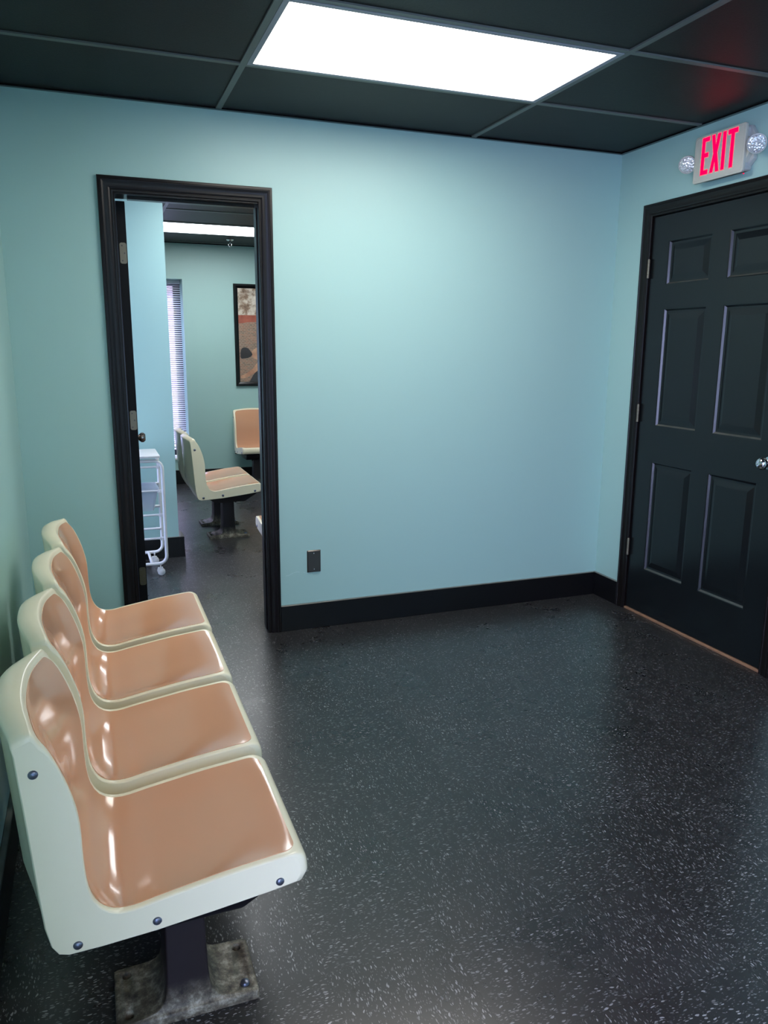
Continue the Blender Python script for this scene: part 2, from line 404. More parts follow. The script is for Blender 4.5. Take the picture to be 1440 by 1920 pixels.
cs2.box(-.001, .05, -.2835, -.264, 0, 2.067).box(-.001, .05, -1.241, -1.2225, 0, 2.067).box(-.001, .05, -1.2225, -.2835, 2.05, 2.067)
t2 = struct(cs2.build('trim_2', M['trim'], angle=20), 'black moulded casing of the exit door')

# ------------------------------------------------------------------ doors
def hinge_knuckle(parent, x, y, z, mat, r=.0065, h=.089):
    m = MB()
    for i in range(5):
        a = -h / 2 + i * h / 5
        m.lathe([(r * .85, a), (r, a + .0012), (r, a + h / 5 - .0012), (r * .85, a + h / 5)], (x, y, z), n=14)
    m.lathe([(.002, h / 2), (r * .8, h / 2), (r * .8, h / 2 + .003), (.001, h / 2 + .005)], (x, y, z), n=14)
    return m
# exit door: six raised panels on the room face
d2 = empty('door_2', (0, -.75, 0)); struct(d2, 'black six panel exit door, closed')
sl = MB()
y0, y1, zb, zt, xf = -1.2175, -.2885, .014, 2.044, .004
cols = [(-1.093, -.804), (-.696, -.408)]; rows = [(.253, .832), (1.017, 1.6), (1.714, 1.923)]
ys = [y0, cols[0][0], cols[0][1], cols[1][0], cols[1][1], y1]; zs = [zb, rows[0][0], rows[0][1], rows[1][0], rows[1][1], rows[2][0], rows[2][1], zt]
for i in range(5):
    for j in range(7):
        a, b, c, d = ys[i], ys[i + 1], zs[j], zs[j + 1]
        if i in (1, 3) and j in (1, 3, 5):
            steps = [(0, 0), (.004, .0015), (.011, .010), (.019, .0115), (.021, .0115), (.050, .0035), (.053, .0035)]
            prev = None
            for ins, dep in steps:
                q = [(xf + dep, a + ins, c + ins), (xf + dep, b - ins, c + ins), (xf + dep, b - ins, d - ins), (xf + dep, a + ins, d - ins)]
                if prev: 
                    for e in range(4): sl.add([prev[e], prev[(e + 1) % 4], q[(e + 1) % 4], q[e]], [(0, 1, 2, 3)])
                prev = q
            sl.add(prev, [(0, 1, 2, 3)])
        else: sl.add([(xf, a, c), (xf, b, c), (xf, b, d), (xf, a, d)], [(0, 1, 2, 3)])
sl.add([(xf, y0, zb), (xf, y1, zb), (xf, y1, zt), (xf, y0, zt), (.046, y0, zb), (.046, y1, zb), (.046, y1, zt), (.046, y0, zt)], [(4, 5, 6, 7), (0, 1, 5, 4), (1, 2, 6, 5), (2, 3, 7, 6), (3, 0, 4, 7)])
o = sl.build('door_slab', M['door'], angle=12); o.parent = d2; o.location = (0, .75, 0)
for z in (1.798, 1.073, .3505):
    o = hinge_knuckle(None, -.0095, -.2865, z, None).build('hinge', M['hinge'], d2); o.location = (0, .75, 0); o['label'] = 'nickel hinge knuckle'
kb = MB().lathe([(.001, 0), (.0325, 0), (.0325, .004), (.029, .009), (.02, .012), (.0125, .015), (.0115, .026), (.014, .032), (.022, .037), (.0268, .046), (.0265, .056), (.022, .065), (.0145, .070), (.0085, .0715), (.0075, .0695), (.003, .0695), (.001, .0695)], (.004, -1.158, .93), (-1, 0, 0), 32)
o = kb.build('door_knob', M['chrome'], d2); o.location = (0, .75, 0); o['label'] = 'polished chrome round knob'
o = MB().box(-.006, .045, -1.2225, -.2835, 0, .012).build('threshold', M['wood'], d2, bevel=.002, seg=1); o.location = (0, .75, 0); o['label'] = 'bare wooden strip under the door'

# inner door, open ninety degrees into the next room; only its hinge edge shows
d1 = empty('door_1', (-2.515, .13, 0)); struct(d1, 'black door standing open into the next room')
L = Matrix.Translation((2.515, -.13, 0))
def off(o): o.location = (2.515, -.13, 0); return o
off(MB().box(-2.537, -2.498, .128, .732, .012, 2.021).build('door_slab', M['dooredge'], d1, bevel=.0015, seg=1))
for z in (1.803, 1.065, .315):
    m = MB().prism(rr(-2.5155, z, .0145, .0445, .009, 5), lambda a, b, d: (a, d, b), .1265, .1285)
    o = off(m.build('hinge', M['hinge'] if z > .5 else M['hingedk'], d1)); o['label'] = 'nickel hinge leaf' if z > .5 else 'worn paint-streaked hinge leaf'
    s = MB()
    for a, b in ((-2.520, .032), (-2.510, 0), (-2.520, -.032)): s.lathe([(.001, 0), (.0035, 0), (.0033, .0008), (.001, .0012)], (a, .1265, z + b), (0, -1, 0), 12)
    off(s.build('hinge_screws', M['steel'], o)).location = (0, 0, 0)
for sx in (-1, 1):
    xs = -2.497 if sx > 0 else -2.532
    k2 = MB().lathe([(.001, 0), (.031, 0), (.029, .007), (.012, .011), (.0115, .026), (.018, .031), (.0265, .041), (.0265, .052), (.018, .062), (.001, .064)], (xs, .67, .925), (sx, 0, 0), 28)
    off(k2.build('door_knob', M['bronze'], d1))

# ------------------------------------------------------------------ ceiling lights
def troffer(x0, y0, mat, label, loc_z=H):
    t = empty('ceiling_light', (x0 + .6096, y0 + .3048, loc_z)); tag(t, label, 'ceiling light')
    hx, hy = .6096 - .012, .3048 - .012
    m = MB(); fr = .019
    for a, b, c, d in ((-hx, hx, -hy, -hy + fr), (-hx, hx, hy - fr, hy), (-hx, -hx + fr, -hy + fr, hy - fr), (hx - fr, hx, -hy + fr, hy - fr)): m.box(a, b, c, d, -.0015, .0045)
    m.build('frame', M['lframe'], t)
    MB().box(-hx + fr, hx - fr, -hy + fr, hy - fr, .0005, .0035).build('diffuser', mat, t)
    return t
troffer(GX - 1.2192, GY - .6096, M['led'], 'bright rectangular panel light in the black ceiling of the near room')
troffer(GX - 1.2192, GY - .6096 * 7, M['led'], 'second panel light in the near room ceiling, behind the viewer')
troffer(-2.092, 3.232, M['led2'], 'panel light seen through the doorway, nearest the far wall')
troffer(-2.092, 3.232 - .6096 * 4, M['led2'], 'panel light of the next room hidden above the doorway')

# ------------------------------------------------------------------ chairs
W2 = .205
SIDE = [(-.2460, .7700), (-.2415, .7670), (-.2380, .7610), (-.232, .748), (-.219, .727), (-.203, .686), (-.187, .630), (-.179, .577), (-.178, .505), (-.173, .445), (-.158, .407), (-.134, .388), (-.100, .384), (-.053, .392), (.010, .402), (.076, .412), (.140, .419), (.196, .424), (.216, .422), (.228, .412), (.233, .396), (.234, .378)]
DEP = [.026, .026, .026, .0265, .0275, .029, .030, .030, .029, .027, .025, .021, .019, .018, .018, .016, .011, .004, .001, 0, 0, 0]
BACK = [(.224, .3615), (.150, .352), (.050, .340), (-.061, .328), (-.160, .322), (-.215, .321), (-.232, .327), (-.243, .345), (-.251, .385), (-.256, .454), (-.266, .610), (-.2745, .7350), (-.2768, .7500), (-.2760, .7555), (-.2728, .7585), (-.256, .7668)]
def front_curve(k=3):
    pts = catmull([(a, b, c) for (a, b), c in zip(SIDE, DEP)], k)
    out = []
    for i, (x, z, d) in enumerate(pts):
        a = pts[max(i - 1, 0)]; b = pts[min(i + 1, len(pts) - 1)]
        tx, tz = b[0] - a[0], b[2 - 1] - a[1]; L = math.hypot(tx, tz) or 1
        nx, nz = tz / L, -tx / L
        if z > .72:
            w = min(1, (z - .72) / .025); nx = nx * (1 - w) - .97 * w; nz = nz * (1 - w) - .24 * w
        out.append((x, z, d, nx, nz))     # inward: down / back
    return out
FC = front_curve()
def dish(u): 
    return max(0., 1 - (abs(u) / .193) ** 3.2)
def shape(x, z, u, cap=True):
    e = flare(u)
    if z > .66: z += (.018 * e - .007) * min(1, (z - .66) / .09)
    RC = .020; du = abs(u) - (W2 - RC)
    if cap and du > 0:
        q = RC - math.sqrt(max(0, RC ** 2 - du * du))
        z -= q * max(0, min(1, (z - .70) / .06)) * .6
        x -= q * max(0, min(1, (x - .15) / .07)) * .8
    return x, z
def flare(u):
    t = abs(u) / W2
    return .45 * (1 - t ** 2.6) + .55 * (.5 + .5 * math.cos(math.pi * min(1, t) ** 1.35))
def front_pt(i, u):
    x, z, d, nx, nz = FC[i]; g = dish(u)
    g2 = flare(u)
    w = max(0, min(1, (z - .54) / .22)); w = w * w * (3 - 2 * w); g = g * (1 - w) + g2 * w
    return shape(x + nx * d * g, z + nz * d * g, u)
def station(u):
    ring = [front_pt(i, u) for i in range(len(FC))]
    e = 1 - (abs(u) / W2) ** 2
    for x, z in BACK:
        if x < -.2:
            h = max(0, min(1, (z - .325) / .12)); x -= .039 * flare(u) * h
        ring.append(shape(x, z, u))
    ins = {0: .0024, 1: .0008, 2: 0.}[min(2, sum(abs(u) < W2 - q for q in (.0006, .0030)))]
    if ins:
        n = len(ring); out = []
        for i, (x, z) in enumerate(ring):
            a = ring[i - 1]; b = ring[(i + 1) % n]; tx, tz = b[0] - a[0], b[1] - a[1]; L = math.hypot(tx, tz) or 1
            out.append((x + tz / L * ins, z - tx / L * ins))
        ring = out
    return [(x, u, z) for x, z in ring]
def make_chair():
    root = empty('pedestal_chair', (0, 0, 0))
    us = [-W2, -.2037, -.2008, -.197, -.192, -.187, -.182, -.175, -.165, -.145, -.12, -.09, -.06, -.03]; us = us + [0] + [-u for u in reversed(us)]
    MB().loft([station(u) for u in us]).build('seat_shell', M['cream'], root, angle=48)
    # tan inlay: thin skin lying in the dish, corners rounded
    i0, i1 = 7, len(FC) - 11
    arc = [0]
    for i in range(i0, i1): 
        a, b = FC[i], FC[i + 1]; arc.append(arc[-1] + math.hypot(b[0] - a[0], b[1] - a[1]))
    tot = arc[-1]; R = .026; hw0 = .1895; N = 24
    def at(s):
        for i in range(len(arc) - 1):
            if arc[i + 1] >= s - 1e-9: return i0 + i, (s - arc[i]) / (arc[i + 1] - arc[i])
        return i1 - 1, 1.
    ss = [0, .001, .003, .007, .012, .018, .026] + [R + (tot - 2 * R) * j / 40 for j in range(1, 40)] + [tot - q for q in (.026, .018, .012, .007, .003, .001, 0)]
    rows = []; nrm = []
    for s in ss:
        dd = R - min(s, tot - s)
        hw = hw0 - (R - math.sqrt(max(0, R * R - dd * dd)) if dd > 0 else 0)
        i, f = at(s); row = []
        for j in range(N + 1):
            u = -hw + 2 * hw * j / N
            a = front_pt(i, u); b = front_pt(min(i + 1, len(FC) - 1), u)
            n = (FC[i][3] * (1 - f) + FC[min(i + 1, len(FC) - 1)][3] * f, FC[i][4] * (1 - f) + FC[min(i + 1, len(FC) - 1)][4] * f)
            row.append(((a[0] * (1 - f) + b[0] * f), u, (a[1] * (1 - f) + b[1] * f), n))
        rows.append(row)
    m = MB(); top = []; bot = []
    def grid(offs):
        o = len(m.v)
        for row in rows:
            for x, u, z, n in row: m.v.append((x - n[0] * offs, u, z - n[1] * offs))
        return o
    A = grid(.0012); B = grid(-.0025); c = N + 1; Rn = len(rows)
    for r in range(Rn - 1):
        for j in range(N):
            m.f.append((A + r * c + j, A + r * c + j + 1, A + (r + 1) * c + j + 1, A + (r + 1) * c + j))
            m.f.append((B + r * c + j, B + (r + 1) * c + j, B + (r + 1) * c + j + 1, B + r * c + j + 1))
        for j in (0, N): m.f.append((A + r * c + j, A + (r + 1) * c + j, B + (r + 1) * c + j, B + r * c + j))
    for r in (0, Rn - 1):
        for j in range(N): m.f.append((A + r * c + j, A + r * c + j + 1, B + r * c + j + 1, B + r * c + j))
    o = m.build('seat_inlay', M['tan'], root); o['label'] = 'glossy tan inset face of the seat'
    for sy in (-1, 1):
        for x, z in ((-.246, .687), (-.199, .338), (-.060, .349), (.174, .371)):
            MB().lathe([(.001, -.002), (.0085, -.002), (.0085, .0005), (.007, .0028), (.004, .0042), (.001, .0047)], (x, sy * W2, z), (0, sy, 0), 16).build('rivet', M['rivet'], root)
    # bracket under the seat: pressed tray with sloping ends
    m = MB(); br = []
    for x0_, x1_, hy, zt0, zt1 in ((-.165, .196, .160, .322, .347), (-.160, .190, .158, .318, .340), (-.105, .112, .152, .286, .290), (-.10, .108, .148, .284, .2875)):
        br.append([(x0_, -hy, zt0), (x1_, -hy, zt1), (x1_, hy, zt1), (x0_, hy, zt0)])
    m.loft(br); m.box(-.055, .062, -.085, .085, .276, .286)
    for q in (-.045, .05):
        for w_ in (-.078, .078): m.lathe([(.001, -.008), (.007, -.008), (.008, -.003), (.008, .001)], (q, w_, .276), (0, 0, 1), 8)
    m.build('seat_bracket', M['bar'], root, bevel=.003, seg=1)
    # cast pedestal: flared column on a flanged foot
    m = MB(); lv = [(0, .149, .084), (.016, .149, .084), (.020, .146, .081), (.0235, .098, .079), (.027, .074, .077), (.034, .059, .075), (.046, .050, .073), (.065, .0455, .071), (.10, .0435, .069), (.16, .042, .067), (.23, .041, .064), (.280, .040, .062)]
    m.loft([[(x, y, z) for x, y in rr(0, 0, hx, hy, .006 if z < .03 else .0045, 3)] for z, hx, hy in lv])
    ped = m.build('pedestal', M['foot'], root, angle=50)
    cut = MB()
    for sx in (-1, 1):
        for sy in (-1, 1): cut.lathe([(.0095, .004), (.0095, .017), (.0125, .024), (.0125, .03)], (sx * .122, sy * .056, 0), n=18)
    co = cut.build('cutter', M['foot'])
    md = ped.modifiers.new('holes', 'BOOLEAN'); md.object = co; md.operation = 'DIFFERENCE'; md.solver = 'EXACT'
    bpy.context.view_layer.update(); dg = bpy.context.evaluated_depsgraph_get()
    nm = bpy.data.meshes.new_from_object(ped.evaluated_get(dg)); ped.modifiers.clear(); ped.data = nm
    bpy.data.objects.remove(co)
    MB().lathe([(.0085, .004), (.0085, .0215), (.0105, .0215), (.0105, .0235), (.0085, .0275), (.004, .0295), (.001, .030)], (.122, -.056, 0), n=18).build('foot_bolt', M['rivet'], root)
    return root

ch = make_chair()
g1 = 'tan and cream pedestal chairs in a row along the left wall'
ox, oy = -2.583, -2.112
rowl = ['cream and tan moulded chair nearest the viewer, its whole side panel and foot showing',
        'cream and tan moulded chair second from the viewer in the left wall row',
        'cream and tan moulded chair third from the viewer in the left wall row',
        'cream and tan moulded chair at the far end of the row, beside the doorway']
tag(ch, rowl[0], 'chair', g1); ch.location = (ox, oy, 0)
for i in range(1, 4):
    c = copy_tree(ch); c.location = (ox + .004 * i, oy + .457 * i, 0); tag(c, rowl[i], 'chair', g1)
g2 = 'pedestal chairs in the next room'
for loc, rz, lab in (((-1.785, 2.12, 0), 0, 'cream chair in the next room facing right, its whole side panel in view'),
                     ((-1.785, 2.577, 0), 0, 'cream chair in the next room, behind the one whose side panel shows'),
                     ((-1.117, 4.20, 0), -math.pi / 2, 'tan and cream chair facing the doorway, below the framed poster'),
                     ((-1.622, .60, 0), math.pi / 2, 'chair in the next room, only its front corner showing past the door casing')):
    c = copy_tree(ch); c.location = loc; c.rotation_euler = (0, 0, rz); tag(c, lab, 'chair', g2)

# ------------------------------------------------------------------ exit sign
ex = empty('exit_sign', (0, -.7545, 2.235)); tag(ex, 'lit red EXIT sign with two round lamp heads above the black exit door', 'exit sign')
F = lambda a, b, d: (-d, -a, b)      # a: to the viewer's right, b: up, d: out from the wall
body = MB()
body.prism(rr(0, 0, .138, .088, .012, 4), F, .0, .047)
body.build('housing', M['signbk'], ex, bevel=.003, seg=2)
wing = MB().prism([(-.165, -.045), (-.12, -.088), (.12, -.088), (.165, -.045), (.165, .05), (.135, .092), (-.135, .092), (-.165, .05)], F, .0, .022)
wing.build('back_plate', M['signbk'], ex, bevel=.003, seg=2)
fc = MB().prism(rr(0, 0, .1475, .098, .012, 5), F, .045, .058); fc.build('face_plate', M['sign'], ex, bevel=.0025, seg=2)
rim = MB()
ro = rr(0, 0, .139, .0895, .008, 5); ri = rr(0, 0, .137, .0875, .007, 5)
n = len(ro); o0 = len(rim.v)
rim.v += [F(a, b, .0578) for a, b in ro] + [F(a, b, .0588) for a, b in ro] + [F(a, b, .0588) for a, b in ri] + [F(a, b, .0578) for a, b in ri]
for i in range(n):
    j = (i + 1) % n
    for q in range(3): rim.f.append((q * n + i, q * n + j, (q + 1) * n + j, (q + 1) * n + i))
rim.build('face_bead', M['sign'], ex)
LT, LB = .087, -.067
def letterE(x0, x1, t):
    m_ = (LT + LB) / 2 + .003; s = .017
    return [(x0, LB), (x1, LB), (x1, LB + s), (x0 + t, LB + s), (x0 + t, m_ - s / 2), (x1 - .003, m_ - s / 2), (x1 - .003, m_ + s / 2), (x0 + t, m_ + s / 2), (x0 + t, LT - s), (x1, LT - s), (x1, LT), (x0, LT)]
def letterX(x0, x1, t):
    c = (x0 + x1) / 2; m_ = (LT + LB) / 2
    return [(x0, LB), (x0 + t, LB), (c, m_ - .033), (x1 - t, LB), (x1, LB), (c + t * .62, m_), (x1, LT), (x1 - t, LT), (c, m_ + .033), (x0 + t, LT), (x0, LT), (c - t * .62, m_)]
def letterT(x0, x1, t):
    c = (x0 + x1) / 2
    return [(c - t / 2, LB), (c + t / 2, LB), (c + t / 2, LT - .018), (x1, LT - .018), (x1, LT), (x0, LT), (x0, LT - .018), (c - t / 2, LT - .018)]
def offset_poly(P, d):
    out = []; n = len(P)
    for i in range(n):
        a, b, c = Vector(P[i - 1]), Vector(P[i]), Vector(P[(i + 1) % n])
        e1 = (b - a).normalized(); e2 = (c - b).normalized(); n1 = Vector((e1.y, -e1.x)); n2 = Vector((e2.y, -e2.x))
        k = n1 + n2; k = k / max(.35, 1 + n1.dot(n2)); out.append(tuple(b + k * d))
    return out
def poly_plate(name, P, d0, d1, mat, parent):
    bm = bmesh.new(); vs = [bm.verts.new(F(a, b, d0)) for a, b in P]; f = bm.faces.new(vs)
    r = bmesh.ops.extrude_face_region(bm, geom=[f]); 
    for v in [g for g in r['geom'] if isinstance(g, bmesh.types.BMVert)]: v.co.x -= (d1 - d0)
    bmesh.ops.triangulate(bm, faces=bm.faces[:]); bmesh.ops.recalc_face_normals(bm, faces=bm.faces)
    me = bpy.data.meshes.new(name); bm.to_mesh(me); bm.free(); me.materials.append(mat)
    o = bpy.data.objects.new(name, me); COL.objects.link(o); o.parent = parent; return o
for nm, P in (('letter_e', letterE(-.101, -.058, .0175)), ('letter_x', letterX(-.045, .008, .0175)), ('letter_i', [(.021, LB), (.0385, LB), (.0385, LT), (.021, LT)]), ('letter_t', letterT(.051, .104, .0175))):
    e = poly_plate(nm, P, .058, .0595, M['red'], ex); e['label'] = 'glowing red letter'
    poly_plate('letter_edge', offset_poly(P, .0028), .058, .0588, M['rededge'], e)
# lamp heads
def lamp_head(a, b, dirv, k):
    c = Vector(F(a, b, .060)); d = Vector(dirv).normalized()
    h = MB().lathe([(.001, -.036), (.018, -.035), (.030, -.026), (.037, -.010), (.0385, .004), (.0385, .010), (.035, .0105), (.034, .007)], c, d, 28)
    o = h.build('lamp_head', M['signbk'], ex)
    MB().lathe([(.034, .002), (.0338, .0085), (.025, .0115), (.012, .013), (.001, .0133)], c, d, 28).build('lamp_lens', M['lens'], o)['label'] = 'clear faceted lens'
    arm = MB().prism([(k * .130, .055), (k * .152, .03), (k * .168, -.004), (k * .156, -.03), (k * .130, -.07)], F, .01, .045)
    arm.build('lamp_bracket', M['sign'], ex, bevel=.002, seg=1)
lamp_head(-.186, -.004, (-.75, -.55, -.35), -1)
lamp_head(.214, -.002, (-.62, -.70, -.32), 1)
MB().lathe([(.001, 0), (.003, 0), (.003, .002), (.001, .0035)], F(.132, -.0995, .035), (0, 0, -1), 12).build('indicator_light', M['red'], ex)

# ------------------------------------------------------------------ outlets
def outlet(x, y, z, lab, sock):
    t = empty('wall_plate', (x, y, z)); tag(t, lab, 'wall plate')
    m = MB(); m.loft([[(a, -d, b) for a, b in rr(0, 0, hx, hz, .003, 2)] for d, hx, hz in ((0, .035, .0572), (.002, .035, .0572), (.0065, .0305, .0527))])
    m.build('plate', M['steel'], t, angle=20)
    for s in (.0415, -.0415): MB().lathe([(.001, 0), (.0034, 0), (.0028, .0012), (.001, .0015)], (0, -.0064, s), (0, -1, 0), 12).build('screw', M['chrome'], t)
    return t
outlet(-1.698, 0, .3493, 'blank steel wall plate low on the back wall right of the doorway', False)
outlet(-1.262, Y2, .347, 'steel wall plate low on the far wall, half hidden by the chair', False)

# ------------------------------------------------------------------ far window with blind
w2 = empty('window_2', ((WX0 + WX1) / 2, Y2 + .12, WZ0)); struct(w2, 'tall window in the far wall')
dx, dy, dz_ = -(WX0 + WX1) / 2, -(Y2 + .12), -WZ0
m = MB(); fw = .07
m.box(WX0, WX0 + fw, Y2 + .235, Y2 + .275, WZ0, WZ1).box(WX1 - fw, WX1, Y2 + .235, Y2 + .275, WZ0, WZ1).box(WX0 + fw, WX1 - fw, Y2 + .235, Y2 + .275, WZ1 - .05, WZ1).box(WX0 + fw, WX1 - fw, Y2 + .235, Y2 + .275, WZ0, WZ0 + .06)
m.box(-2.54, -2.49, Y2 + .235, Y2 + .275, WZ0 + .06, WZ1 - .05)
o = m.build('window_frame', M['winframe'], w2); o.location = (dx, dy, dz_)
o = MB().box(WX0 + fw, WX1 - fw, Y2 + .252, Y2 + .256, WZ0 + .06, WZ1 - .05).build('glass_pane', M['glass'], w2); o.location = (dx, dy, dz_)
bl = empty('window_blind', (-2.505, Y2 + .185, WZ1)); tag(bl, 'white horizontal slat blind in the tall window of the next room', 'blind')
bx0, bx1, by = WX0 + .02, -1.769, .0
o = MB().box(bx0 + 2.505, bx1 + 2.505, -.02, .02, -.038, -.003).build('head_rail', M['blind'], bl)
m = MB(); z = -.055
while z > -1.66:
    a = math.radians(28); h = .0125
    p = [(-h * math.cos(a), -h * math.sin(a)), (0, .0012), (h * math.cos(a), h * math.sin(a)), (0, .0004)]
    m.loft([[(x + 2.505, q, z + r) for q, r in p] for x in (bx0, bx1)]); z -= .0215
m.build('slats', M['blind'], bl)
MB().box(bx0 + 2.505, bx1 + 2.505, -.013, .013, -1.705, -1.685).build('bottom_rail', M['blind'], bl)
m = MB()
for x in (-1.90, -2.45, -3.1): m.tube([(x + 2.505, -.014, -.04), (x + 2.505, -.014, -1.69)], .0009, 5)
m.build('ladder_cord', M['blind'], bl)
m = MB().box(WX0 - .02, WX1 + .0, Y2 - .012, Y2 + .235, WZ0 - .018, WZ0 + .004); struct(m.build('trim_3', M['white'], bevel=.002), 'white sill of the far window')
def plain_window(name, bxs, glass, lab):
    t = MB()
    for b in bxs: t.box(*b)
    o = struct(t.build(name, M['winframe']), lab); MB().box(*glass).build('glass_pane', M['glass'], o)
plain_window('window_1', [(XL - .1, XL - .05, LW[0], LW[0] + .05, LW[2], LW[3]), (XL - .1, XL - .05, LW[1] - .05, LW[1], LW[2], LW[3]), (XL - .1, XL - .05, LW[0] + .05, LW[1] - .05, LW[2], LW[2] + .05), (XL - .1, XL - .05, LW[0] + .05, LW[1] - .05, LW[3] - .05, LW[3])], (XL - .078, XL - .074, LW[0] + .05, LW[1] - .05, LW[2] + .05, LW[3] - .05), 'wide window in the left wall behind the viewer')
plain_window('window_3', [(X2L - .1, X2L - .05, LY[0], LY[0] + .04, LY[2], LY[3]), (X2L - .1, X2L - .05, LY[1] - .04, LY[1], LY[2], LY[3]), (X2L - .1, X2L - .05, LY[0] + .04, LY[1] - .04, LY[2], LY[2] + .04), (X2L - .1, X2L - .05, LY[0] + .04, LY[1] - .04, LY[3] - .04, LY[3])], (X2L - .078, X2L - .074, LY[0] + .04, LY[1] - .04, LY[2] + .04, LY[3] - .04), 'side window of the next room')

# ------------------------------------------------------------------ poster
px0, px1, pz0, pz1 = -1.2625, -.56, 1.001, 2.031; cx = (px0 + px1) / 2
po = empty('framed_poster', (cx, Y2, (pz0 + pz1) / 2)); tag(po, 'black framed poster of a brick wall and a leaning person, on the far wall', 'poster')
hw_, hh_ = (px1 - px0) / 2, (pz1 - pz0) / 2
G = lambda a, b, d: (a, -d, b)
fb = .043
fp = [(0, 0), (0, .018), (.006, .024), (.020, .024), (fb - .006, .017), (fb, .012), (fb, 0)]
rings = [[G(sx * (hw_ - a), sz * (hh_ - a), d) for a, d in fp] for sx, sz in ((-1, -1), (1, -1), (1, 1), (-1, 1))]
MB().loft(rings, closed=True).build('frame', M['black'], po, angle=20)
iw, ih = hw_ - fb, hh_ - fb
def zpx(z): return z - (pz0 + pz1) / 2
MB().prism([(-iw, -ih), (iw, -ih), (iw, zpx(1.66)), (-iw, zpx(1.66))], G, .004, .009).build('print_brickwork', M['pbrick'], po)
MB().prism([(-iw, zpx(1.66)), (iw, zpx(1.66)), (iw, ih), (-iw, ih)], G, .004, .009).build('print_plaster', M['plaster'], po)
xo = lambda x: x - cx
MB().prism([(-iw, zpx(1.635)), (xo(-1.13), zpx(1.650)), (xo(-1.0), zpx(1.655)), (iw, zpx(1.66)), (iw, zpx(1.722)), (-iw, zpx(1.722))], G, .008, .010).build('print_beam', M['band'], po)
def blob(P, k=4): 
    P = [P[-1]] + P + [P[0], P[1]]
    out = []
    for i in range(1, len(P) - 2):
        p0, p1, p2, p3 = P[i - 1], P[i], P[i + 1], P[i + 2]
        for j in range(k):
            t = j / k; out.append(tuple(.5 * (2 * b + (c - a) * t + (2 * a - 5 * b + 4 * c - d) * t * t + (3 * b - a - 3 * c + d) * t ** 3) for a, b, c, d in zip(p0, p1, p2, p3)))
    return out
def pp(pts): return [(xo(a), zpx(b)) for a, b in pts]
# person leaning: hair, shoulder, arm, dark clothing (clipped to the print by hand)
MB().prism(pp([(-.92, 1.042), (-1.125, 1.042), (-1.09, 1.10), (-1.04, 1.17), (-1.0, 1.21), (-.94, 1.24), (-.86, 1.20)]), G, .0088, .0102).build('print_clothing', M['cloth'], po)
MB().prism(blob(pp([(-1.205, 1.105), (-1.15, 1.135), (-1.09, 1.175), (-1.04, 1.235), (-1.0, 1.265), (-.97, 1.22), (-1.02, 1.17), (-1.08, 1.125), (-1.14, 1.095), (-1.2, 1.078)])), G, .0095, .0106).build('print_arm', M['skin'], po)
MB().prism(blob(pp([(-1.10, 1.325), (-1.075, 1.372), (-1.02, 1.395), (-.93, 1.38), (-.88, 1.30), (-.93, 1.235), (-1.0, 1.26), (-1.06, 1.28)])), G, .0092, .0104).build('print_shoulder', M['skin'], po)
MB().prism(blob(pp([(-1.205, 1.29), (-1.205, 1.36), (-1.18, 1.395), (-1.135, 1.392), (-1.10, 1.355), (-1.085, 1.325), (-1.11, 1.30), (-1.16, 1.285)])), G, .0098, .011).build('print_hair', M['hair'], po)
m = MB()
random.seed(3)
for line, zz, hgt in ((0, 1.945, .028), (1, 1.915, .018)):
    x = -1.17 + line * .03
    while x < -.70:
        a = random.uniform(.010, .02); m.tube([G(xo(x), zpx(zz), .0095), G(xo(x + .004), zpx(zz + hgt * random.uniform(.5, 1)), .0095), G(xo(x + a), zpx(zz + hgt * .5), .0095), G(xo(x + a * .7), zpx(zz), .0095)], .0014, 4); x += a + .006
m.build('print_script', M['ink'], po)
MB().box(-iw, iw, -.0125, -.0118, -ih, ih).build('glazing', clear_mat('picture_glazing', (1, 1, 1, 1), .035, .01), po)

# ------------------------------------------------------------------ sprinkler
sp = empty('sprinkler_head', (-1.357, 4.098, H)); tag(sp, 'chrome sprinkler head on the far ceiling in front of the panel light', 'sprinkler')
MB().lathe([(.001, 0), (.036, 0), (.034, -.006), (.024, -.012), (.016, -.014), (.001, -.014)], n=24).build('escutcheon', M['chrome'], sp)
m = MB().lathe([(.010, -.012), (.012, -.02), (.012, -.034), (.007, -.038), (.001, -.038)], n=16)
m.tube([(.011, 0, -.034), (.016, 0, -.046), (.010, 0, -.060), (0, 0, -.066)], .0022, 6).tube([(-.011, 0, -.034), (-.016, 0, -.046), (-.010, 0, -.060), (0, 0, -.066)], .0022, 6)
m.build('sprinkler_body', M['chrome'], sp)
MB().lathe([(.001, -.066), (.016, -.066), (.015, -.069), (.001, -.070)], n=18).build('deflector', M['chrome'], sp)

